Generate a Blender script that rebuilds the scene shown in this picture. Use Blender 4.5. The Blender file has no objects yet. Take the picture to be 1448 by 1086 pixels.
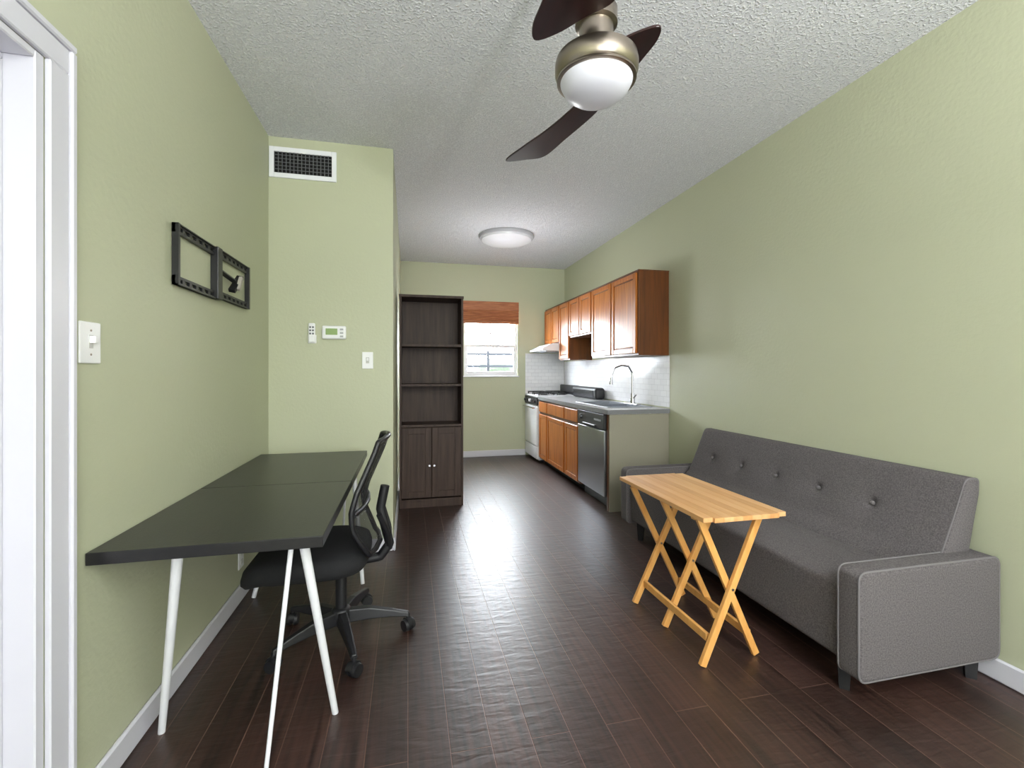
import bpy, bmesh, math
from mathutils import Vector, Matrix
C=bpy.context
def lin(c):
    return tuple(((x/255)/12.92 if x/255<=.04045 else (((x/255)+.055)/1.055)**2.4) for x in c)+(1,)
# ---------- materials
def mat(name,rgb,rough=.5,metal=0,noise=0,nscale=(10,10,10),rgb2=None,bump=0,bscale=100,bdist=.002,emis=0,detail=4,spec=.5,coat=0):
    m=bpy.data.materials.new(name);m.use_nodes=True
    nt=m.node_tree;b=nt.nodes['Principled BSDF'];L=nt.links
    b.inputs['Base Color'].default_value=lin(rgb);b.inputs['Roughness'].default_value=rough;b.inputs['Metallic'].default_value=metal
    b.inputs['Specular IOR Level'].default_value=spec
    b.inputs['Coat Weight'].default_value=coat
    tc=nt.nodes.new('ShaderNodeTexCoord')
    if rgb2:
        mp=nt.nodes.new('ShaderNodeMapping');mp.inputs['Scale'].default_value=nscale
        n=nt.nodes.new('ShaderNodeTexNoise');n.inputs['Scale'].default_value=1;n.inputs['Detail'].default_value=detail
        r=nt.nodes.new('ShaderNodeValToRGB')
        r.color_ramp.elements[0].position=.32;r.color_ramp.elements[1].position=.68
        r.color_ramp.elements[0].color=lin(rgb);r.color_ramp.elements[1].color=lin(rgb2)
        L.new(tc.outputs['Object'],mp.inputs[0]);L.new(mp.outputs[0],n.inputs[0]);L.new(n.outputs[0],r.inputs[0]);L.new(r.outputs[0],b.inputs['Base Color'])
    if bump:
        n2=nt.nodes.new('ShaderNodeTexNoise');n2.inputs['Scale'].default_value=bscale;n2.inputs['Detail'].default_value=3
        bp=nt.nodes.new('ShaderNodeBump');bp.inputs['Strength'].default_value=bump;bp.inputs['Distance'].default_value=bdist
        L.new(tc.outputs['Object'],n2.inputs[0]);L.new(n2.outputs[0],bp.inputs['Height']);L.new(bp.outputs[0],b.inputs['Normal'])
    if emis:
        b.inputs['Emission Color'].default_value=lin(rgb);b.inputs['Emission Strength'].default_value=emis
    return m
WALL=mat('wall_paint',(181,184,157),.5,bump=.45,bscale=55,bdist=.003)
PANEL=mat('end_panel_paint',(146,141,126),.6,bump=.3,bscale=60)
WHITE=mat('white_paint',(232,233,238),.35)
TRIM=mat('trim_paint',(206,205,214),.35)
PLASTIC=mat('white_plastic',(236,236,238),.3)
BLACK=mat('black_metal',(22,22,24),.4)
BLKP=mat('black_plastic',(24,24,27),.45)
FABB=mat('black_fabric',(20,20,23),.9,bump=.4,bscale=400)
DESK=mat('black_laminate',(26,26,28),.32,rgb2=(33,32,33),nscale=(60,3,60),bump=.15,bscale=150)
STEEL=mat('stainless',(175,178,185),.28,1)
NICKEL=mat('brushed_nickel',(150,140,128),.3,1)
CHROME=mat('chrome',(200,200,205),.12,1)
SOFA=mat('gray_fabric',(76,72,74),.95,rgb2=(106,101,102),nscale=(200,200,200),bump=.5,bscale=500,bdist=.001,spec=.2)
WELT=mat('gray_welt',(104,100,102),.95)
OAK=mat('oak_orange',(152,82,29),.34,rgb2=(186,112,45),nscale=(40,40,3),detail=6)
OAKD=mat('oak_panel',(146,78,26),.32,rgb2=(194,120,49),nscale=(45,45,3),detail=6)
OAKS=mat('oak_side',(80,42,14),.3,rgb2=(106,58,21),nscale=(30,30,2.5),detail=6)
SHELF=mat('bookcase_wood',(54,41,36),.5,rgb2=(74,58,51),nscale=(40,40,3),detail=6,spec=.25)
PINE2=mat('tray_leg_wood',(206,146,76),.4,rgb2=(222,168,98),nscale=(30,30,8),detail=5)
BLADE=mat('fan_blade_wood',(34,16,16),.3,rgb2=(46,22,22),nscale=(50,5,50))
COUNT=mat('counter_laminate',(150,150,154),.28,rgb2=(188,188,192),nscale=(120,120,120))
GLOBE=mat('frosted_glass',(206,206,217),.35,emis=.1)
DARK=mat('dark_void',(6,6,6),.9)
GREENLCD=mat('lcd',(130,155,95),.3,emis=.05)
BLIND=mat('bamboo',(128,70,40),.6,rgb2=(186,120,78),nscale=(6,6,160))
BUSH=mat('leaves',(16,26,10),.9,rgb2=(30,42,24),nscale=(9,9,9))
EXT=mat('exterior_paving',(40,42,46),.8)
# popcorn ceiling
CEIL=bpy.data.materials.new('popcorn_ceiling');CEIL.use_nodes=True
nt=CEIL.node_tree;b=nt.nodes['Principled BSDF'];b.inputs['Roughness'].default_value=.95
tc=nt.nodes.new('ShaderNodeTexCoord')
n=nt.nodes.new('ShaderNodeTexNoise');n.inputs['Scale'].default_value=95;n.inputs['Detail'].default_value=2
r=nt.nodes.new('ShaderNodeValToRGB');r.color_ramp.elements[0].position=.42;r.color_ramp.elements[1].position=.6
r.color_ramp.elements[0].color=lin((216,217,223));r.color_ramp.elements[1].color=lin((240,241,246))
r2=nt.nodes.new('ShaderNodeValToRGB');r2.color_ramp.elements[0].position=.5;r2.color_ramp.elements[1].position=.7
bp=nt.nodes.new('ShaderNodeBump');bp.inputs['Strength'].default_value=.9;bp.inputs['Distance'].default_value=.007
nt.links.new(tc.outputs['Object'],n.inputs[0]);nt.links.new(n.outputs[0],r.inputs[0]);nt.links.new(n.outputs[0],r2.inputs[0])
nt.links.new(r.outputs[0],b.inputs['Base Color']);nt.links.new(r2.outputs[0],bp.inputs['Height']);nt.links.new(bp.outputs[0],b.inputs['Normal'])
# floor
FLOOR=bpy.data.materials.new('dark_plank_floor');FLOOR.use_nodes=True
nt=FLOOR.node_tree;b=nt.nodes['Principled BSDF'];L=nt.links
tc=nt.nodes.new('ShaderNodeTexCoord');sp=nt.nodes.new('ShaderNodeSeparateXYZ');cb=nt.nodes.new('ShaderNodeCombineXYZ')
L.new(tc.outputs['Object'],sp.inputs[0]);L.new(sp.outputs['Y'],cb.inputs['X']);L.new(sp.outputs['X'],cb.inputs['Y'])
br=nt.nodes.new('ShaderNodeTexBrick');br.offset=.37;br.inputs['Scale'].default_value=1
br.inputs['Brick Width'].default_value=1.4;br.inputs['Row Height'].default_value=.128;br.inputs['Mortar Size'].default_value=.0016;br.inputs['Mortar Smooth'].default_value=.2
br.inputs['Color1'].default_value=(.5,.5,.5,1);br.inputs['Color2'].default_value=(1,1,1,1);br.inputs['Mortar'].default_value=(0,0,0,1);br.inputs['Bias'].default_value=0
L.new(cb.outputs[0],br.inputs[0])
mp=nt.nodes.new('ShaderNodeMapping');mp.inputs['Scale'].default_value=(60,3,1)
n=nt.nodes.new('ShaderNodeTexNoise');n.inputs['Scale'].default_value=1;n.inputs['Detail'].default_value=6
L.new(tc.outputs['Object'],mp.inputs[0]);L.new(mp.outputs[0],n.inputs[0])
r=nt.nodes.new('ShaderNodeValToRGB');r.color_ramp.elements[0].position=.3;r.color_ramp.elements[1].position=.75
r.color_ramp.elements[0].color=lin((32,21,19));r.color_ramp.elements[1].color=lin((78,53,45))
L.new(n.outputs[0],r.inputs[0])
mx=nt.nodes.new('ShaderNodeMix');mx.data_type='RGBA';mx.blend_type='MULTIPLY';mx.inputs[0].default_value=.85
L.new(r.outputs[0],mx.inputs[6]);L.new(br.outputs['Color'],mx.inputs[7])
gm=nt.nodes.new('ShaderNodeMix');gm.data_type='RGBA';gm.blend_type='MIX'
L.new(br.outputs['Fac'],gm.inputs[0]);L.new(mx.outputs[2],gm.inputs[6]);gm.inputs[7].default_value=lin((96,70,58))
L.new(gm.outputs[2],b.inputs['Base Color'])
mp2=nt.nodes.new('ShaderNodeMapping');mp2.inputs['Scale'].default_value=(10,34,1)
n2=nt.nodes.new('ShaderNodeTexNoise');n2.inputs['Scale'].default_value=1;n2.inputs['Detail'].default_value=3;n2.inputs['Distortion'].default_value=.4
L.new(tc.outputs['Object'],mp2.inputs[0]);L.new(mp2.outputs[0],n2.inputs[0])
b1=nt.nodes.new('ShaderNodeBump');b1.inputs['Strength'].default_value=.6;b1.inputs['Distance'].default_value=.004
L.new(n2.outputs[0],b1.inputs['Height'])
b2=nt.nodes.new('ShaderNodeBump');b2.invert=True;b2.inputs['Strength'].default_value=.8;b2.inputs['Distance'].default_value=.003
L.new(br.outputs['Fac'],b2.inputs['Height']);L.new(b1.outputs[0],b2.inputs['Normal']);L.new(b2.outputs[0],b.inputs['Normal'])
# per-grain roughness variation
rr=nt.nodes.new('ShaderNodeMapRange');rr.inputs['To Min'].default_value=.34;rr.inputs['To Max'].default_value=.5
L.new(n.outputs[0],rr.inputs['Value']);L.new(rr.outputs[0],b.inputs['Roughness'])
b.inputs['Specular IOR Level'].default_value=.7
b.inputs['Coat Weight'].default_value=.15;b.inputs['Coat Roughness'].default_value=.26
L.new(b2.outputs[0],b.inputs['Coat Normal'])
# backsplash
SPL=bpy.data.materials.new('backsplash_tile');SPL.use_nodes=True
nt=SPL.node_tree;b=nt.nodes['Principled BSDF'];L=nt.links;b.inputs['Roughness'].default_value=.2
tc=nt.nodes.new('ShaderNodeTexCoord');sp=nt.nodes.new('ShaderNodeSeparateXYZ');cb=nt.nodes.new('ShaderNodeCombineXYZ');ad=nt.nodes.new('ShaderNodeMath')
L.new(tc.outputs['Object'],sp.inputs[0]);L.new(sp.outputs['X'],ad.inputs[0]);L.new(sp.outputs['Y'],ad.inputs[1]);L.new(ad.outputs[0],cb.inputs['X']);L.new(sp.outputs['Z'],cb.inputs['Y'])
br=nt.nodes.new('ShaderNodeTexBrick');br.inputs['Scale'].default_value=1;br.inputs['Brick Width'].default_value=.1;br.inputs['Row Height'].default_value=.05;br.inputs['Mortar Size'].default_value=.0015
br.inputs['Color1'].default_value=lin((240,241,244));br.inputs['Color2'].default_value=lin((232,233,237));br.inputs['Mortar'].default_value=lin((218,219,223))
bp=nt.nodes.new('ShaderNodeBump');bp.invert=True;bp.inputs['Distance'].default_value=.003;bp.inputs['Strength'].default_value=.8
L.new(br.outputs['Color'],b.inputs['Base Color'])
L.new(cb.outputs[0],br.inputs[0]);L.new(br.outputs['Fac'],bp.inputs['Height']);L.new(bp.outputs[0],b.inputs['Normal'])
# chair mesh
MESH=bpy.data.materials.new('chair_mesh');MESH.use_nodes=True
nt=MESH.node_tree;b=nt.nodes['Principled BSDF'];b.inputs['Base Color'].default_value=lin((18,18,22));b.inputs['Alpha'].default_value=.8;b.inputs['Roughness'].default_value=.8

# ---------- builders
PAR=None
def group(name,loc):
    global PAR
    e=bpy.data.objects.new(name,None);e.empty_display_size=.1;e.location=loc
    C.collection.objects.link(e);PAR=e;return e
def nogroup():
    global PAR
    PAR=None
def link(o,m=None):
    C.collection.objects.link(o)
    if m:o.data.materials.append(m)
    if PAR:
        o.parent=PAR;o.matrix_parent_inverse=Matrix.Translation(-PAR.location)
    return o
def smooth(o,ang=40):
    for p in o.data.polygons:p.use_smooth=True
    md=o.modifiers.new('e','EDGE_SPLIT');md.split_angle=math.radians(ang)
def bev(o,w,seg=2):
    if w>0:
        md=o.modifiers.new('b','BEVEL');md.width=w;md.segments=seg;md.limit_method='ANGLE'
def frombm(name,bm,m):
    bmesh.ops.recalc_face_normals(bm,faces=bm.faces)
    me=bpy.data.meshes.new(name);bm.to_mesh(me);bm.free()
    return link(bpy.data.objects.new(name,me),m)
def addbox(bm,x0,x1,y0,y1,z0,z1):
    vs=[bm.verts.new((x,y,z)) for x in (x0,x1) for y in (y0,y1) for z in (z0,z1)]
    for f in ((0,1,3,2),(4,6,7,5),(0,4,5,1),(2,3,7,6),(0,2,6,4),(1,5,7,3)):bm.faces.new([vs[i] for i in f])
def box(name,x0,x1,y0,y1,z0,z1,m,b=0.002,seg=2):
    bm=bmesh.new();addbox(bm,x0,x1,y0,y1,z0,z1);o=frombm(name,bm,m);bev(o,b,seg)
    if b>.008:
        for p in o.data.polygons:p.use_smooth=True
        md=o.modifiers.new('w','WEIGHTED_NORMAL')
    return o
def boxes(name,lst,m,b=0):
    bm=bmesh.new()
    for t in lst:addbox(bm,*t)
    o=frombm(name,bm,m);bev(o,b,1);return o
def frY(x0,x1,z0,z1,w,ya,yb,wb=None):
    wb=wb or w
    return [(x0,x0+w,ya,yb,z0,z1),(x1-w,x1,ya,yb,z0,z1),(x0+w,x1-w,ya,yb,z0,z0+wb),(x0+w,x1-w,ya,yb,z1-wb,z1)]
def rod(name,p,q,r1,r2,m,seg=20):
    p=Vector(p);q=Vector(q);d=q-p
    bm=bmesh.new();bmesh.ops.create_cone(bm,cap_ends=True,segments=seg,radius1=r1,radius2=r2,depth=d.length)
    M=Matrix.Translation((p+q)/2)@d.to_track_quat('Z','Y').to_matrix().to_4x4()
    bmesh.ops.transform(bm,matrix=M,verts=bm.verts)
    o=frombm(name,bm,m);smooth(o);return o
def bar(name,p,q,w,h,m,side=(0,1,0),b=.002):
    p=Vector(p);q=Vector(q);d=(q-p).normalized();s=Vector(side);s=(s-d*s.dot(d)).normalized();u=d.cross(s)
    bm=bmesh.new();vs=[]
    for e in (p,q):
        for a,c in ((-1,-1),(1,-1),(1,1),(-1,1)):vs.append(bm.verts.new(e+s*a*w/2+u*c*h/2))
    for f in ((0,1,2,3),(4,7,6,5),(0,4,5,1),(1,5,6,2),(2,6,7,3),(3,7,4,0)):bm.faces.new([vs[i] for i in f])
    o=frombm(name,bm,m);bev(o,b);return o
def tube(name,pts,r,m,cyclic=False,smoothc=True,radii=None):
    cu=bpy.data.curves.new(name,'CURVE');cu.dimensions='3D';cu.bevel_depth=r;cu.bevel_resolution=4;cu.resolution_u=8;cu.use_fill_caps=True
    if smoothc:
        s=cu.splines.new('NURBS');s.order_u=3
    else: s=cu.splines.new('POLY')
    s.points.add(len(pts)-1)
    for i,p in enumerate(pts):
        s.points[i].co=(*p,1)
        if radii:s.points[i].radius=radii[i]
    s.use_cyclic_u=cyclic
    if smoothc and not cyclic:s.use_endpoint_u=True
    return link(bpy.data.objects.new(name,cu),m)
def lathe(name,c,prof,m,n=48):
    bm=bmesh.new();rings=[]
    for r,z in prof:
        rings.append([bm.verts.new((c[0]+max(r,1e-4)*math.cos(2*math.pi*i/n),c[1]+max(r,1e-4)*math.sin(2*math.pi*i/n),z)) for i in range(n)])
    for a,b_ in zip(rings,rings[1:]):
        for i in range(n):bm.faces.new((a[i],a[(i+1)%n],b_[(i+1)%n],b_[i]))
    bm.faces.new(rings[0]);bm.faces.new(rings[-1])
    o=frombm(name,bm,m);smooth(o,50);return o
def crom(pts,n=6):
    out=[];N=len(pts)
    for i in range(N):
        p0,p1,p2,p3=[Vector(pts[(i+k-1)%N]) for k in range(4)]
        for j in range(n):
            t=j/n;out.append(.5*((2*p1)+(p2-p0)*t+(2*p0-5*p1+4*p2-p3)*t*t+(3*p1-p0-3*p2+p3)*t**3))
    return out
def plate(name,pts,z0,z1,m,b=.002):
    bm=bmesh.new();lo=[bm.verts.new((p[0],p[1],z0)) for p in pts];hi=[bm.verts.new((p[0],p[1],z1)) for p in pts];n=len(pts)
    bm.faces.new(lo);bm.faces.new(hi)
    for i in range(n):bm.faces.new((lo[i],lo[(i+1)%n],hi[(i+1)%n],hi[i]))
    o=frombm(name,bm,m);bev(o,b);return o
def roundpoly(pts,r,n=5,step=.02):
    out=[];N=len(pts);P=[Vector(p) for p in pts]
    for i in range(N):
        a,c,d=P[i-1],P[i],P[(i+1)%N]
        u=(a-c).normalized();w=(d-c).normalized();s=c+u*r;e=c+w*r
        for k in range(n+1):
            t=k/n;out.append((1-t)**2*s+2*t*(1-t)*c+t*t*e)
    res=[]
    for i in range(len(out)):
        a=out[i];c=out[(i+1)%len(out)];k=max(1,int((c-a).length/step))
        for j in range(k):res.append(a.lerp(c,j/k))
    return res
def loft(name,prof,y0,y1,m,r=.025,step=.02,disp=None):
    cx=sum(p[0] for p in prof)/len(prof);cz=sum(p[1] for p in prof)/len(prof)
    hx=max(abs(p[0]-cx) for p in prof);hz=max(abs(p[1]-cz) for p in prof)
    secs=[]
    for k in range(6):
        th=math.pi/2*k/5
        secs.append((y0+r*(1-math.cos(th)),r*(1-math.sin(th))))
    n=max(2,int((y1-y0-2*r)/step))
    mid=[(y0+r+(y1-y0-2*r)*k/n,0) for k in range(1,n)]
    end=[(y0+y1-a,b_) for a,b_ in reversed(secs)]
    bm=bmesh.new();rings=[]
    for y,s in secs+mid+end:
        ring=[]
        for p in prof:
            x=cx+(p[0]-cx)*(1-s/hx);z=cz+(p[1]-cz)*(1-s/hz)
            if disp:x,z=disp(x,y,z)
            ring.append(bm.verts.new((x,y,z)))
        rings.append(ring)
    N=len(prof)
    for a,c in zip(rings,rings[1:]):
        for i in range(N):bm.faces.new((a[i],a[(i+1)%N],c[(i+1)%N],c[i]))
    bm.faces.new(rings[0]);bm.faces.new(rings[-1])
    o=frombm(name,bm,m);smooth(o,60);return o

XL,XR,YB,ZC,YN,XN=-.84,2.18,6.17,2.624,3.075,-.095
YR=-1.8
# ---------- room
box('floor',XL-.3,XR+.1,YR-.1,YB+.1,-.1,0,FLOOR,0)
box('ceiling',XL-.3,XR+.1,YR-.1,YB+.1,ZC,ZC+.1,CEIL,0)
box('wall_right',XR,XR+.1,YR-.1,YB+.1,0,ZC,WALL,0)
boxes('wall_left',[(XL-.16,XL,YR-.1,.45,0,ZC),(XL-.16,XL,1.29,YN,0,ZC),(XL-.16,XL,.45,1.29,1.915,ZC)],WALL)
box('wall_closet',XL-.26,XL-.17,.2,1.6,0,ZC,WALL,0)
box('wall_nook',XL-.16,XN,YN,YB,0,ZC,WALL,0)
WX0,WX1,WZ0,WZ1=.74,1.49,1.11,2.10
boxes('wall_back',[(XN,WX0,YB,YB+.1,0,ZC),(WX1,XR,YB,YB+.1,0,ZC),(WX0,WX1,YB,YB+.1,0,WZ0),(WX0,WX1,YB,YB+.1,WZ1,ZC)],WALL)
box('wall_rear',XL-.16,XR+.1,YR-.1,YR,0,ZC,WALL,0)
def base(name,lst):boxes(name,lst,TRIM,.006)
h=.085
base('baseboard_left',[(XL,XL+.016,1.378,YN,0,h)])
base('baseboard_nook',[(XL+.016,XN,YN-.016,YN,0,h)])
base('baseboard_nook_side',[(XN,XN+.016,YN-.016,YB,0,h)])
base('baseboard_back',[(XN+.016,1.60,YB-.016,YB,0,h)])
base('baseboard_right',[(XR-.016,XR,YR,3.495,0,h)])
# door
group('door_frame',(XL,1.33,0))
boxes('casing',[(XL,XL+.014,1.295,1.357,0,1.912),(XL,XL+.014,.467,1.357,1.912,1.973),(XL,XL+.014,.467,.53,0,1.912)],TRIM,.003)
boxes('casing_outer',[(XL,XL+.021,1.357,1.376,0,1.973),(XL,XL+.021,.447,1.376,1.973,1.992),(XL,XL+.021,.447,.467,0,1.973)],TRIM,.004)
boxes('jamb',[(XL-.125,XL+.004,1.264,1.292,0,1.912),(XL-.125,XL+.004,.45,.47,0,1.912),(XL-.125,XL+.004,.47,1.264,1.892,1.912)],TRIM,.003)
boxes('stop',[(XL-.095,XL-.055,1.25,1.264,0,1.878),(XL-.095,XL-.055,.484,1.264,1.878,1.892)],TRIM,.003)
group('door_1',(XL-.1,.9,0))
DOORM=mat('door_paint',(188,188,196),.4)
box('slab',XL-.135,XL-.096,.475,1.262,.01,1.888,DOORM,.003)
for i,(za,zb) in enumerate(((.2,.85),(1.0,1.75))):
    box('panel_%d'%i,XL-.098,XL-.09,.6,1.13,za,zb,DOORM,.004)
lathe('knob',(XL-.07,.55),[(0,.93),(.02,.935),(.028,.95),(.02,.965),(0,.97)],NICKEL)
# window back
group('window_1',((WX0+WX1)/2,YB,WZ0))
f=.03
boxes('frame',frY(WX0,WX1,WZ0,WZ1,f,YB+.03,YB+.08),WHITE,.002)
boxes('sash',[(WX0+.05,WX1-.05,YB+.035,YB+.07,1.50,1.54),(WX0+.05,WX1-.05,YB+.035,YB+.06,WZ0+f,WZ0+f+.03),(WX0+.03,WX0+.05,YB+.035,YB+.06,WZ0+f,1.54),(WX1-.05,WX1-.03,YB+.035,YB+.06,WZ0+f,1.54)],WHITE,.002)
boxes('muntins',[((WX0+WX1)/2-.008,(WX0+WX1)/2+.008,YB+.05,YB+.058,1.54,WZ1-f),(WX0+f,WX1-f,YB+.059,YB+.065,1.69,1.705)],WHITE)
box('sill',WX0-.02,WX1+.02,YB-.02,YB+.03,WZ0-.02,WZ0,WHITE,.004)
group('bamboo_blind',(1.11,YB-.02,1.85))
box('valance',WX0-.04,WX1+.01,YB-.035,YB-.008,2.0,2.125,BLIND,.003)
for i in range(9):
    z=1.855+i*.018
    rod('slat_%d'%i,(WX0-.035,YB-.035+.004*(i%2),z),(WX1+.005,YB-.035+.004*(i%2),z),.011,.011,BLIND,8)
box('bottom_roll',WX0-.035,WX1+.005,YB-.06,YB-.02,1.82,1.862,BLIND,.012)
# outside
nogroup()
box('exterior_ground',-6,9,YB+.3,20,-.6,-.5,EXT,0)
group('exterior_fence',(1.5,9.3,-.5))
boxes('rails',[(-2,5,9.3,9.33,z,z+.05) for z in (.6,1.25,1.5)]+[(-2+i*.6,-1.95+i*.6,9.33,9.36,-.5,1.6) for i in range(12)],mat('fence_black',(18,20,24),.5,spec=.1))
nogroup()
bm=bmesh.new();bmesh.ops.create_icosphere(bm,subdivisions=5,radius=.9)
from mathutils import noise as mn
for vv in bm.verts: vv.co*=1+.3*mn.noise(vv.co*3)
mz=min(v.co.z for v in bm.verts)
bmesh.ops.transform(bm,matrix=Matrix.Translation((2.2,10.4,-.5-mz)),verts=bm.verts)
frombm('exterior_shrub',bm,BUSH)

# ---------- nook wall fittings
group('air_vent',(-.64,YN,2.46))
x0,x1,z0,z1=-.835,-.443,2.37,2.56
boxes('frame',frY(x0,x1,z0,z1,.028,YN-.012,YN,.03),WHITE,.002)
box('duct',x0+.02,x1-.02,YN-.002,YN-.0005,z0+.02,z1-.02,DARK,0)
boxes('grille',[(x0+.028+i*.0224,x0+.0310+i*.0224,YN-.009,YN-.002,z0+.03,z1-.03) for i in range(16)]+[(x0+.028,x1-.028,YN-.008,YN-.003,z0+.03+i*.022,z0+.0325+i*.022) for i in range(1,6)],mat('grille_gray',(105,107,110),.5))
group('thermostat',(-.456,YN,1.41))
box('body',-.528,-.384,YN-.025,YN,1.373,1.458,PLASTIC,.01,4)
box('lcd',-.505,-.435,YN-.027,YN-.02,1.40,1.44,GREENLCD,.001)
for i in range(3):
    box('button_%d'%i,-.42,-.40,YN-.028,YN-.02,1.385+i*.022,1.397+i*.022,mat('btn%d'%i,(170,172,174),.5),.002)
group('fan_remote',(-.586,YN,1.4))
box('holder',-.612,-.562,YN-.012,YN,1.345,1.40,PLASTIC,.005)
box('handset',-.607,-.567,YN-.028,YN-.008,1.35,1.472,PLASTIC,.008,4)
for i in range(3):
    for j in range(2):
        box('key_%d_%d'%(i,j),-.600+j*.016,-.589+j*.016,YN-.031,YN-.026,1.40+i*.02,1.411+i*.02,mat('key%d%d'%(i,j),(100,102,106),.5),.002)
def switchY(nm,x,z,w=.068,hh=.108):
    group(nm,(x,YN,z))
    box('plate',x-w/2,x+w/2,YN-.008,YN,z-hh/2,z+hh/2,PLASTIC,.003)
    box('toggle',x-.006,x+.006,YN-.02,YN-.004,z-.004,z+.016,PLASTIC,.002)
    box('slot',x-.01,x+.01,YN-.0095,YN-.005,z-.018,z+.02,mat('slot',(185,185,183),.5),.001)
switchY('light_switch',-.254,1.24)
group('light_switch',(XL,1.45,1.247))
box('plate',XL,XL+.006,1.408,1.492,1.191,1.303,PLASTIC,.003)
box('toggle',XL+.004,XL+.02,1.444,1.456,1.246,1.265,PLASTIC,.002)
box('slot',XL+.005,XL+.0068,1.441,1.459,1.232,1.268,mat('slot2',(205,205,203),.5),.0005)
for zz in (1.215,1.28): rod('screw',(XL+.005,1.45,zz),(XL+.0072,1.45,zz),.003,.003,NICKEL,12)
group('wall_outlet',(XL,2.59,.2))
box('plate',XL,XL+.006,2.555,2.625,.16,.27,PLASTIC,.003)
boxes('socket',[(XL+.004,XL+.009,2.575,2.605,.18,.205),(XL+.004,XL+.009,2.575,2.605,.225,.25)],mat('sock',(215,215,210),.4),.002)
# ---------- tv mount
group('tv_wall_mount',(XL,2.28,1.49))
def frame(nm,y0,y1,z0,z1,x):
    L=[];hh=.034
    for zb in (z0,z1-hh):
        L+=[(x,x+.012,y0,y1,zb,zb+.010),(x,x+.012,y0,y1,zb+hh-.010,zb+hh)]
        n=max(2,int((y1-y0)/.055))
        for i in range(n+1):
            yy=y0+(y1-y0-.022)*i/n;L.append((x+.001,x+.011,yy,yy+.022,zb+.009,zb+hh-.009))
    L+=[(x,x+.022,y0,y0+.014,z0,z1),(x,x+.022,y1-.014,y1,z0,z1)]
    L+=[(x,x+.02,y0,y1,z1-.004,z1),(x,x+.02,y0,y1,z0,z0+.004)]
    boxes(nm,L,BLACK)
frame('frame_near',1.885,2.245,1.487,1.712,XL+.004)
frame('frame_far',2.255,2.655,1.497,1.716,XL+.004)
box('center_post',XL,XL+.032,2.225,2.275,1.487,1.716,BLACK,.003)
bar('cross_link',(XL+.02,2.26,1.62),(XL+.03,2.42,1.60),.012,.02,BLACK)
bar('swing_arm',(XL+.025,2.40,1.55),(XL+.04,2.47,1.63),.02,.03,BLACK)
bar('arm_tab',(XL+.045,2.42,1.56),(XL+.05,2.45,1.625),.02,.016,mat('tab',(165,160,150),.4))

# ---------- desk
group('desk',(-.54,2.17,0))
box('top_near',XL+.004,-.244,1.43,2.118,.652,.686,DESK,.002)
box('top_far',XL+.004,-.244,2.121,2.91,.652,.686,DESK,.002)
LEG=mat('white_leg',(222,223,228),.35)
def trestle(k,yc,sg):
    Y=lambda a:yc+sg*(a-1.5)
    rod('crossbar_%d'%k,(-.66,yc,.64),(-.30,yc,.64),.011,.011,LEG)
    rod('leg_%d_a'%k,(-.649,Y(1.5),.65),(-.778,Y(1.69),0),.0145,.0105,LEG)
    rod('leg_%d_b'%k,(-.312,Y(1.5),.65),(-.243,Y(1.655),0),.0145,.0105,LEG)
    rod('leg_%d_c'%k,(-.345,Y(1.5),.65),(-.39,Y(1.38),0),.0075,.006,LEG)
trestle(1,1.5,1)
trestle(2,2.78,-1)

# ---------- office chair
cx,cy=-.285,2.11
group('office_chair',(cx,cy,0))
lathe('hub',(cx,cy),[(.0,.075),(.04,.075),(.045,.09),(.04,.13),(.03,.14),(0,.14)],BLKP)
rod('gas_lift',(cx,cy,.13),(cx,cy,.30),.024,.024,BLKP);rod('piston',(cx,cy,.26),(cx,cy,.34),.015,.015,BLACK)
for i,a in enumerate((0,-73,-143,73,145)):
    a=math.radians(a);dx,dy=math.cos(a),math.sin(a);ex,ey=cx+.285*dx,cy+.285*dy
    bm=bmesh.new();px,py=-dy,dx
    secs=[(.02,.026,.13,.075),(.12,.022,.128,.08),(.22,.017,.105,.075),(.29,.014,.085,.065)]
    rs=[[bm.verts.new((cx+t*dx+s*w*px,cy+t*dy+s*w*py,z)) for s,z in ((-1,zb),(1,zb),(.7,zt),(-.7,zt))] for t,w,zt,zb in secs]
    for r1,r2_ in zip(rs,rs[1:]):
        for j in range(4):bm.faces.new((r1[j],r1[(j+1)%4],r2_[(j+1)%4],r2_[j]))
    bm.faces.new(rs[0]);bm.faces.new(rs[-1])
    o=frombm('base_arm_%d'%i,bm,BLKP);bev(o,.005,2)
    rod('caster_stem_%d'%i,(ex,ey,.05),(ex,ey,.075),.009,.009,BLKP,10)
    wa=a+.6;wx,wy=math.cos(wa),math.sin(wa)
    for s in (-1,1):
        rod('caster_wheel_%d_%d'%(i,s),(ex+s*wx*.007,ey+s*wy*.007,.027),(ex+s*wx*.024,ey+s*wy*.024,.027),.027,.024,BLKP,20)
    rod('caster_hood_%d'%i,(ex-wx*.012,ey-wy*.012,.034),(ex+wx*.012,ey+wy*.012,.034),.026,.026,BLKP,16)
box('mechanism',cx-.11,cx+.09,cy-.07,cy+.07,.315,.355,BLKP,.01)
sx,sy=-.405,2.11
def sup(a,rx,ry,e=.55):
    c,s=math.cos(a),math.sin(a);return rx*abs(c)**e*(1 if c>0 else -1),ry*abs(s)**e*(1 if s>0 else -1)
bm=bmesh.new();rings=[];N=56
for s,z in ((.80,.345),(.95,.352),(1,.375),(1,.395),(.97,.418),(.88,.43),(.5,.427),(.1,.424)):
    ring=[]
    for i in range(N):
        x,y=sup(2*math.pi*i/N,.245*s,.235*s)
        zz=z-(.05*max(0,(-x-.12)/.12)**2 if x<-.12 else 0)*1
        ring.append(bm.verts.new((sx+x,sy+y,zz)))
    rings.append(ring)
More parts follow.
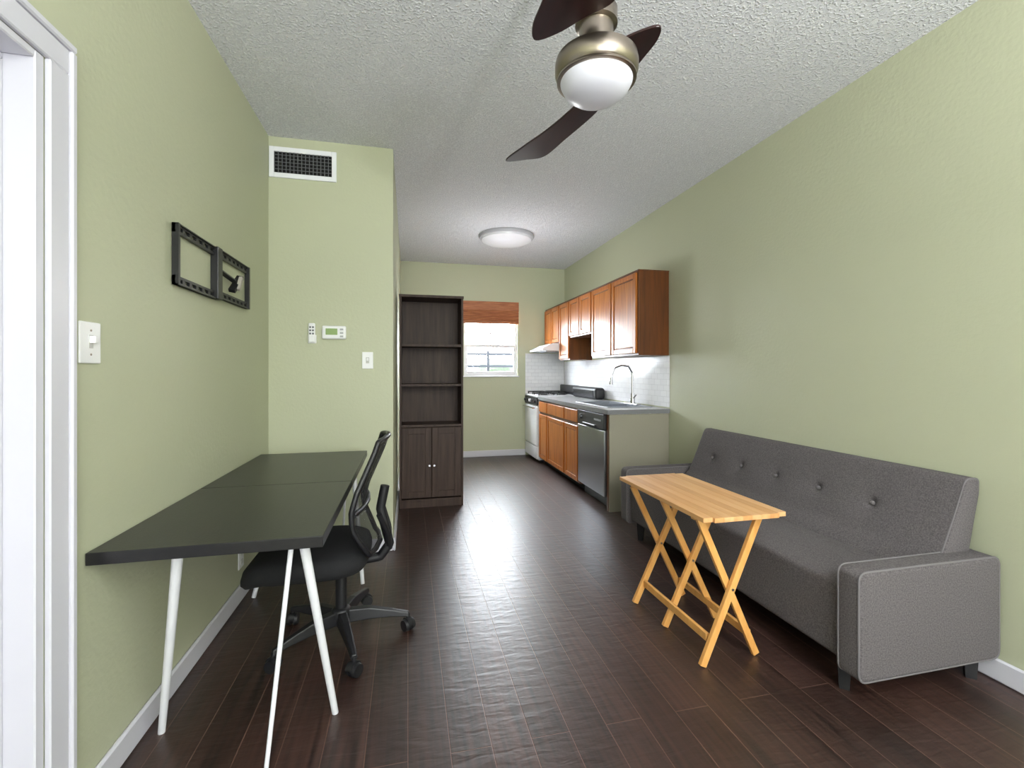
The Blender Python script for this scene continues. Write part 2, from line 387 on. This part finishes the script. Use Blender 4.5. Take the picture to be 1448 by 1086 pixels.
for a,c in zip(rings,rings[1:]):
    for i in range(N):bm.faces.new((a[i],a[(i+1)%N],c[(i+1)%N],c[i]))
bm.faces.new(rings[0]);bm.faces.new(rings[-1])
o=frombm('seat',bm,FABB);smooth(o,60)
# back
DX=-.035
prof=[(.875,-.085),(.83,-.10),(.76,-.13),(.68,-.165),(.60,-.185),(.53,-.175),(.47,-.145),(.42,-.12)]
def bx(z):
    for (z1_,x1_),(z2_,x2_) in zip(prof,prof[1:]):
        if z<=z1_ and z>=z2_:
            t=(z1_-z)/(z1_-z2_);return x1_+(x2_-x1_)*t+DX
    return (prof[-1][1] if z<.5 else prof[0][1])+DX
ZT_=.875
def bw(z):
    t=(z-.42)/(ZT_-.42);return .17+.065*math.sin(math.pi*min(1,max(0,t))**.8)-.02*t
K=.035
def sc(s,z):return (bx(z)+K-K*s*s,cy+s*bw(z),z)
bm=bmesh.new();g=[]
nz,ny=24,16
for i in range(nz+1):
    z=.42+(ZT_-.42)*i/nz
    g.append([bm.verts.new(sc(-1+2*j/ny,z)) for j in range(ny+1)])
for i in range(nz):
    for j in range(ny):bm.faces.new((g[i][j],g[i][j+1],g[i+1][j+1],g[i+1][j]))
o=frombm('back_mesh',bm,MESH);smooth(o,80)
loop=[sc(-1,.42+(ZT_-.42)*i/12) for i in range(13)]
top=[(bx(ZT_)+K-K*s*s,cy+s*bw(ZT_),ZT_+.012*(1-s*s)) for s in (-.7,-.35,0,.35,.7)]
loop2=[sc(1,ZT_-(ZT_-.42)*i/12) for i in range(13)]
bot=[sc(s,.42) for s in (.6,0,-.6)]
tube('back_frame',loop+top+loop2+bot,.011,BLKP,cyclic=True)
tube('lumbar_bar',[(sc(s,.6)[0]+.012,cy+s*bw(.6),.6) for s in (-1,-.5,0,.5,1)],.010,BLKP)
tube('spine',[(-.10,cy,.66),(-.12,cy,.56),(-.095,cy,.46),(-.08,cy,.40),(-.12,cy,.345),(-.22,cy,.335)],.02,BLKP)
tube('spine_brace_l',[(-.12,cy-.10,.56),(-.085,cy-.05,.46),(-.08,cy,.38)],.012,BLKP)
tube('spine_brace_r',[(-.12,cy+.10,.56),(-.085,cy+.05,.46),(-.08,cy,.38)],.012,BLKP)

# ---------- bookcase
group('bookcase',(.2,4.13,0))
bx0,bx1,by0,by1,bz=-.072,.472,3.98,4.27,1.826
t=.018
box('side_left',bx0,bx0+t,by0,by1,0,bz-.022,SHELF,.001);box('side_right',bx1-t,bx1,by0,by1,0,bz-.022,SHELF,.001)
box('top_board',bx0-.004,bx1+.004,by0-.006,by1,bz-.022,bz,SHELF,.002)
box('back_board',bx0+t,bx1-t,by1-.01,by1-.002,.05,bz-.022,SHELF,0)
for i,z in enumerate((1.403,1.06,.71,.07)):
    box('shelf_%d'%i,bx0+t,bx1-t,by0+.004,by1-.01,z-.02,z,SHELF,.001)
mid=(bx0+bx1)/2
for i,(a,c) in enumerate(((bx0+t+.002,mid-.0015),(mid+.0015,bx1-t-.002))):
    box('door_%d'%i,a+.01,c-.01,by0+.002,by0+.016,.095,.676,SHELF,.001)
    boxes('door_rails_%d'%i,frY(a,c,.085,.686,.055,by0-.006,by0+.004),SHELF,.002)
box('kick',bx0+t,bx1-t,by0+.004,by0+.02,0,.05,SHELF,.001)
for i,x in enumerate((mid-.02,mid+.02)):
    rod('knob_%d'%i,(x,by0-.005,.36),(x,by0-.022,.36),.006,.009,CHROME,16)

# ---------- kitchen
CF,YE=1.63,3.50
group('base_cabinet',(1.9,4.6,0))
box('end_panel',CF+.0,XR-.002,YE,YE+.02,0,.81,PANEL,.001)
boxes('end_trim',[(CF-.004,CF+.03,YE+.02,YE+.05,0,.81)],OAKS)
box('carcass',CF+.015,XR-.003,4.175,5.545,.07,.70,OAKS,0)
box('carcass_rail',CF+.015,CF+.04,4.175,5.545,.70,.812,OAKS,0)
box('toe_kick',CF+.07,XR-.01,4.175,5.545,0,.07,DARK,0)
def cabdoor(nm,x,y0,y1,z0,z1,w=.045):
    g_=.006;y0+=g_;y1-=g_;z0+=g_;z1-=g_
    boxes(nm+'_frame',[(x-.02,x,y0,y0+w,z0,z1),(x-.02,x,y1-w,y1,z0,z1),(x-.02,x,y0+w,y1-w,z0,z0+w),(x-.02,x,y0+w,y1-w,z1-w,z1)],OAK,.004)
    box(nm+'_panel',x-.014,x-.002,y0+w+.006,y1-w-.006,z0+w+.006,z1-w-.006,OAKD,.006,2)
    boxes(nm+'_groove',[(x-.006,x-.001,y0+w,y1-w,z0+w,z1-w)],OAKS)
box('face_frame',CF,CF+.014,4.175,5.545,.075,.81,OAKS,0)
for i,(a,c) in enumerate(((4.18,4.58),(4.58,5.20),(5.20,5.54))):
    cabdoor('door_%d'%i,CF,a+.01,c-.01,.085,.64)
    box('drawer_%d'%i,CF-.02,CF,a+.018,c-.018,.665,.79,OAK,.006)
group('countertop',(1.9,4.5,.85))
hx0,hx1,hy0,hy1=1.72,2.07,3.70,4.44
CX=1.605
boxes('slab',[(CX,hx0,YE-.012,5.545,.812,.85),(hx1,XR-.001,YE-.012,5.545,.812,.85),(hx0,hx1,YE-.012,hy0,.812,.85),(hx0,hx1,hy1,5.545,.812,.85)],COUNT,.0)
boxes('metal_edge',[(CX-.003,CX,YE-.015,5.545,.815,.848),(CX,XR-.001,YE-.015,YE-.012,.815,.848)],mat('edge',(120,120,124),.4))
group('kitchen_sink',(1.9,4.07,.85))
L=[]
ym=(hy0+hy1)/2
for a,c in ((hy0,ym-.012),(ym+.012,hy1)):
    z0=.715
    L+=[(hx0,hx1,a,c,z0,z0+.004),(hx0,hx0+.004,a,c,z0+.004,.85),(hx1-.004,hx1,a,c,z0+.004,.85),(hx0+.004,hx1-.004,a,a+.004,z0+.004,.85),(hx0+.004,hx1-.004,c-.004,c,z0+.004,.85)]
boxes('basins',L,STEEL)
boxes('rim',[(hx0-.022,hx0+.004,hy0-.022,hy1+.022,.85,.856),(hx1-.004,hx1+.055,hy0-.022,hy1+.022,.85,.856),(hx0+.004,hx1-.004,hy0-.022,hy0+.004,.85,.856),(hx0+.004,hx1-.004,hy1-.004,hy1+.022,.85,.856),(hx0+.004,hx1-.004,ym-.014,ym+.014,.85,.856)],STEEL,.001)
group('kitchen_faucet',(2.09,3.98,.856))
fx,fy=2.09,3.98
box('deck_plate',fx-.025,fx+.025,fy-.12,fy+.12,.856,.866,CHROME,.006,3)
lathe('body',(fx,fy),[(.024,.864),(.022,.90),(.016,.92),(.015,.96),(0,.96)],CHROME,24)
tube('spout',[(fx,fy,.95),(fx,fy,1.08),(fx-.003,fy,1.16),(fx-.04,fy,1.215),(fx-.11,fy,1.225),(fx-.18,fy,1.20),(fx-.215,fy,1.13),(fx-.22,fy,1.10)],.0105,CHROME)
rod('spray_head',(fx-.22,fy,1.105),(fx-.222,fy,1.045),.014,.017,CHROME)
bar('lever',(fx,fy-.01,.91),(fx+.0,fy-.075,.95),.012,.01,CHROME,(1,0,0),.003)
group('backsplash',(XR-.004,4.8,.87))
box('tiles',XR-.007,XR-.0005,YE-.01,YB-.01,.862,1.304,SPL,0)
group('backsplash',(1.9,YB-.004,.87))
box('tiles',1.60,XR-.01,YB-.008,YB-.0005,.80,1.42,SPL,0)
# dishwasher
group('dishwasher',(1.9,3.86,0))
dy0,dy1=3.56,4.165
box('tub',CF+.01,XR-.05,dy0,dy1,.10,.70,BLKP,0)
box('tub_top',CF+.01,CF+.08,dy0,dy1,.70,.81,BLKP,0)
box('door_panel',CF-.022,CF+.01,dy0,dy1,.11,.665,STEEL,.006,3)
box('control_panel',CF-.026,CF+.01,dy0,dy1,.672,.805,BLKP,.006,3)
boxes('handle',[(CF-.042,CF-.022,dy0+.16,dy1-.16,.675,.70)],BLKP,.005)
boxes('buttons',[(CF-.029,CF-.024,dy0+.06+i*.03,dy0+.08+i*.03,.74,.755) for i in range(5)],mat('dwbtn',(150,150,155),.4))
rod('dial',(CF-.026,dy1-.1,.745),(CF-.045,dy1-.1,.745),.024,.02,mat('dial',(70,70,74),.3,.5))
box('kick_plate',CF+.05,CF+.065,dy0,dy1,0,.10,BLACK,0)
# stove
group('gas_stove',(1.87,5.85,0))
sy0,sy1=5.555,6.155
SF=1.595
ENAM=mat('stove_enamel',(232,233,238),.2)
box('body',SF+.02,XR-.01,sy0,sy1,.04,.84,ENAM,.003)
boxes('feet',[(SF+.06,SF+.1,sy0+.05,sy0+.09,0,.04),(SF+.06,SF+.1,sy1-.09,sy1-.05,0,.04),(XR-.1,XR-.06,sy0+.05,sy0+.09,0,.04),(XR-.1,XR-.06,sy1-.09,sy1-.05,0,.04)],BLACK)
box('cooktop',SF,XR-.01,sy0,sy1,.84,.862,ENAM,.006)
box('oven_door',SF-.005,SF+.02,sy0+.01,sy1-.01,.22,.72,ENAM,.008,3)
box('drawer_front',SF-.003,SF+.02,sy0+.01,sy1-.01,.05,.205,ENAM,.006)
box('knob_panel',SF-.004,SF+.02,sy0,sy1,.735,.838,BLKP,.004)
for i in range(5):
    y=sy0+.07+i*.115;rod('knob_%d'%i,(SF-.004,y,.787),(SF-.03,y,.787),.022,.018,ENAM if i==2 else BLKP)
rod('handle',(SF-.04,sy0+.05,.70),(SF-.04,sy1-.05,.70),.010,.010,CHROME)
boxes('handle_posts',[(SF-.04,SF,sy0+.06,sy0+.08,.692,.708),(SF-.04,SF,sy1-.08,sy1-.06,.692,.708)],CHROME)
for i in range(2):
    for j in range(2):
        bxx=SF+.14+.25*i;byy=sy0+.16+.29*j
        lathe('burner_%d%d'%(i,j),(bxx,byy),[(.05,.862),(.05,.872),(.03,.88),(0,.88)],BLKP,24)
        L=[(bxx-.1,bxx+.1,byy-.005,byy+.005,.888,.898),(bxx-.005,bxx+.005,byy-.11,byy+.11,.888,.898)]
        L+=[(bxx-.1,bxx+.1,byy+s*.11-.005,byy+s*.11+.005,.888,.898) for s in(-1,1)]+[(bxx+s*.1-.005,bxx+s*.1+.005,byy-.11,byy+.11,.888,.898) for s in(-1,1)]
        L+=[(bxx+s*.1-.006,bxx+s*.1+.006,byy+q*.11-.006,byy+q*.11+.006,.862,.898) for s in(-1,1) for q in(-1,1)]
        boxes('grate_%d%d'%(i,j),L,BLACK)
box('backguard',XR-.075,XR-.012,sy0,sy1,.862,.985,BLKP,.012,3)
group('countertop_griddle',(2.0,5.1,.85))
box('body',2.03,2.15,4.72,5.47,.852,.985,BLKP,.035,5)
box('face',2.024,2.034,4.78,5.41,.875,.955,mat('griddle_face',(60,62,66),.25,.6),.004)
box('foot_pad',2.05,2.13,4.8,5.4,.85,.856,BLKP,0)
# hood
group('range_hood',(1.9,5.85,1.42))
prismpts=[(1.66,1.435),(1.66,1.46),(1.80,1.528),(XR-.01,1.528),(XR-.01,1.435)]
bm=bmesh.new();a=[bm.verts.new((p[0],5.54,p[1])) for p in prismpts];c=[bm.verts.new((p[0],6.15,p[1])) for p in prismpts]
bm.faces.new(a);bm.faces.new(c)
for i in range(5):bm.faces.new((a[i],a[(i+1)%5],c[(i+1)%5],c[i]))
frombm('canopy',bm,ENAM)
box('filter',1.72,2.1,5.6,6.1,1.428,1.436,STEEL,0)
# uppers
UF=1.893;ZT,ZU=2.022,1.307
group('upper_cabinet',(2.03,4.8,1.3))
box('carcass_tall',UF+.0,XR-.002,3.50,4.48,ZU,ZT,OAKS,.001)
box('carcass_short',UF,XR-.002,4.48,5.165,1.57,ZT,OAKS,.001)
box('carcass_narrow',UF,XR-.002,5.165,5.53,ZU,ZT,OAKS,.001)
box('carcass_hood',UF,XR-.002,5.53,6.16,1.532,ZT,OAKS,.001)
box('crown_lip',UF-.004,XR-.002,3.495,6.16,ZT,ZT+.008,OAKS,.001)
for i,(a,c,zb) in enumerate(((3.51,3.99,ZU),(4.0,4.47,ZU),(4.49,4.82,1.57),(4.83,5.155,1.57),(5.175,5.52,ZU),(5.54,5.84,1.532),(5.85,6.15,1.532))):
    cabdoor('door_%d'%i,UF,a,c,zb+.01,ZT-.01)

# ---------- ceiling light
group('ceiling_light',(1.03,4.77,ZC))
lathe('base_ring',(1.03,4.77),[(0,ZC),(.29,ZC),(.295,ZC-.02),(.285,ZC-.035),(0,ZC-.035)],mat('light_ring',(180,180,186),.4),64)
lathe('diffuser',(1.03,4.77),[(.27,ZC-.034),(.265,ZC-.055),(.22,ZC-.075),(.12,ZC-.09),(0,ZC-.094)],mat('diffuser_glass',(215,215,220),.3,emis=.1),64)
# ---------- ceiling fan
fx,fy,fz=.544,1.26,2.17
group('ceiling_fan',(fx,fy,ZC))
lathe('canopy',(fx,fy),[(0,ZC),(.075,ZC),(.07,ZC-.03),(.03,ZC-.07),(0,ZC-.07)],NICKEL)
rod('downrod',(fx,fy,2.24),(fx,fy,ZC-.06),.014,.014,NICKEL)
lathe('motor_housing',(fx,fy),[(0,2.27),(.03,2.265),(.05,2.25),(.062,2.235),(.062,2.195),(.05,2.19),(.05,2.12),(.058,2.115),(.10,2.10),(.119,2.09),(.122,2.075),(.122,2.055),(.117,2.04),(.113,2.036),(.10,2.045),(0,2.045)],NICKEL,64)
lathe('trim_ring',(fx,fy),[(.112,2.038),(.116,2.034),(.116,2.028),(.108,2.026)],NICKEL,64)
lathe('glass_bowl',(fx,fy),[(.106,2.05),(.108,2.04),(.105,2.022),(.094,2.0),(.072,1.983),(.04,1.973),(0,1.970)],GLOBE,64)
A=[(.453,2.119),(.548,2.083),(.621,2.030),(.663,1.861),(.703,1.688),(.714,1.598),(.728,1.45),(.734,1.325),(.735,1.24),(.711,1.193),(.653,1.238),(.600,1.31),(.545,1.38),(.55,1.48),(.610,1.60),(.598,1.69),(.557,1.826),(.5015,1.968)]
pa=crom(A,6);pb=[(2*fx-p[0],2*fy-p[1]) for p in pa]
plate('blade_1',pa,fz,fz+.008,BLADE,.002);plate('blade_2',pb,fz,fz+.008,BLADE,.002)

# ---------- sofa
group('sofa',(1.85,2.14,0))
sY0,sY1=1.25,3.04;aw=.09
btn=[(1.643+.277*i) for i in range(5)]
zb0=.575
FP=[(1.87,.36),(1.975,.46),(2.04,.60),(2.105,.755)]
def xfr(z):
    for (xa,za),(xb,zb) in zip(FP,FP[1:]):
        if z<=zb:return xa+(xb-xa)*(z-za)/(zb-za)
    return FP[-1][0]
def dent(x,y,z):
    if z>.42:
        xf=xfr(z)
        w=max(0,1-(x-xf)/.05) if x-xf>0 else 1
        d=0
        for yb in btn:
            r2_=((y-yb)**2+(z-zb0)**2);d+=.018*math.exp(-r2_/(2*.014**2))+.011*math.exp(-r2_/(2*.05**2))
        x+=w*d
    return x,z
bp_=roundpoly(FP[:1]+FP[1:]+[(2.172,.755),(2.172,.70),(2.09,.36)],.02,5,.01)
loft('backrest',bp_,sY0+aw-.02,sY1-aw-.03,SOFA,.02,.01,dent)
for i,yb in enumerate(btn):
    bm=bmesh.new();bmesh.ops.create_uvsphere(bm,u_segments=16,v_segments=10,radius=.010)
    bmesh.ops.transform(bm,matrix=Matrix.Translation((xfr(zb0)+.019,yb,zb0)),verts=bm.verts)
    smooth(frombm('button_%d'%i,bm,WELT))
sp_=roundpoly([(1.53,.12),(1.522,.405),(1.70,.422),(1.86,.415),(2.0,.36),(2.0,.12)],.025,5,.03)
loft('seat',sp_,sY0+aw+.003,sY1-aw-.003,SOFA,.02,.03)
ap=roundpoly([(1.505,.095),(1.505,.478),(2.162,.478),(2.162,.095)],.035,6,.05)
for i,(a,c) in enumerate(((sY0,sY0+aw),(sY1-aw,sY1))):
    loft('arm_%d'%i,ap,a,c,SOFA,.016,.02)
    ap2=roundpoly([(1.507,.097),(1.507,.476),(2.160,.476),(2.160,.097)],.035,6,.2)
    for k,y in enumerate((a+.007,c-.007)):
        tube('arm_welt_%d%d'%(i,k),[(p[0],y,p[1]) for p in ap2],.004,WELT,cyclic=True,smoothc=False)
bp3=roundpoly([(p[0]+.002,p[1]-.003) for p in FP[1:]]+[(2.17,.752),(2.17,.70),(2.11,.46)],.018,5,.2)
for k,y in enumerate((sY0+aw-.012,sY1-aw-.038)):
    tube('back_welt_%d'%k,[(p[0],y,p[1]) for p in bp3],.004,WELT,cyclic=True,smoothc=False)
for i,(x,y) in enumerate(((1.575,1.37),(1.575,2.88),(2.10,1.31),(2.10,2.97))):
    rod('leg_%d'%i,(x,y,.13),(x,y,0),.032,.022,BLKP,4)
# ---------- tray table
group('folding_tray_table',(1.3,1.85,0))
tx0,tx1,ty0,ty1,tz=1.10,1.475,1.52,2.25,.608
n=9
for i in range(n):
    a=tx0+(tx1-tx0)*i/n;c=tx0+(tx1-tx0)*(i+1)/n
    m_=mat('tray_strip_%d'%i,[(206,150,96),(195,138,84),(212,159,107)][i%3],.3,rgb2=[(218,171,120),(209,156,102),(221,177,128)][i%3],nscale=(40,4,40))
    e=.012 if i in(0,n-1) else 0
    box('slat_%d'%i,a,c,ty0+e,ty1-e,tz-.018,tz,m_,.0008,1)
def X(k,y,xa,xb):
    bar('leg_%d_a'%k,(xa,y-.011,.004),(xb,y-.011,.585),.018,.028,PINE2)
    bar('leg_%d_b'%k,(xb,y+.011,.004),(xa,y+.011,.585),.018,.028,PINE2)
    rod('pivot_%d'%k,((xa+xb)/2,y-.024,.295),((xa+xb)/2,y+.024,.295),.005,.005,STEEL,10)
X(0,1.60,1.135,1.40);X(1,1.885,1.145,1.425);X(2,2.11,1.115,1.40)
bar('stretcher_left',(1.175,1.61,.10),(1.165,2.10,.10),.015,.032,PINE2,(1,0,0))
bar('stretcher_right',(1.37,1.61,.09),(1.37,2.10,.09),.015,.032,PINE2,(1,0,0))
boxes('cleats',[(tx0+.02,tx1-.03,y-.012,y+.012,tz-.036,tz-.018) for y in (1.63,2.14)]+[(x-.01,x+.01,1.58,2.13,.575,.592) for x in (1.14,1.40)],PINE2,.002)

# ---------- added torchiere-shaped uplight, unseen behind viewer, to brighten the ceiling
lx,ly=1.0,-1.2
group('fill_uplight_stand',(lx,ly,0))
lathe('base',(lx,ly),[(0,0),(.14,0),(.14,.015),(.02,.03),(0,.03)],BLACK)
rod('pole',(lx,ly,.02),(lx,ly,1.72),.012,.012,BLACK)
lathe('shade',(lx,ly),[(.02,1.70),(.10,1.74),(.16,1.80),(.155,1.80),(.09,1.75),(0,1.73)],BLACK)
# ---------- lighting
nogroup()
w=bpy.data.worlds.new('world');C.scene.world=w;w.use_nodes=True
bg=w.node_tree.nodes['Background'];bg.inputs[0].default_value=(.88,.94,1,1);bg.inputs[1].default_value=46
def area(nm,loc,rot,sx_,sy_,e,col=(1,1,1)):
    l=bpy.data.lights.new(nm,'AREA');l.shape='RECTANGLE';l.size=sx_;l.size_y=sy_;l.energy=e;l.color=col
    o=bpy.data.objects.new(nm,l);o.location=loc;o.rotation_euler=[math.radians(a) for a in rot];C.collection.objects.link(o)
area('fill_rear',(.7,YR+.03,1.4),(90,0,0),2.2,1.65,88,(.94,.97,1))  # added fill light in front of the solid rear wall, no window there
l=bpy.data.lights.new('fill_uplight','AREA');l.shape='DISK';l.size=.25;l.energy=190;l.color=(.97,.98,1)  # upward fill light of the added torchiere, out of view
o=bpy.data.objects.new('fill_uplight',l);o.location=(lx,ly,1.82);o.rotation_euler=(math.radians(180),0,0);C.collection.objects.link(o)
l=bpy.data.lights.new('kitchen_fill','POINT');l.energy=19;l.shadow_soft_size=.2;l.color=(.98,.98,1)  # added fill point light, hanging free below the ceiling fixture
o=bpy.data.objects.new('kitchen_fill',l);o.location=(1.03,4.5,1.8);C.collection.objects.link(o)

cam=bpy.data.cameras.new('cam');cam.lens=16;cam.sensor_width=36;cam.shift_y=-18/1448;cam.clip_start=.02
co=bpy.data.objects.new('camera',cam);co.location=(0,0,1.17);co.rotation_euler=(math.radians(90),0,-math.radians(12.87));C.collection.objects.link(co)
C.scene.camera=co
C.scene.view_settings.view_transform='Standard'
C.scene.view_settings.exposure=.2
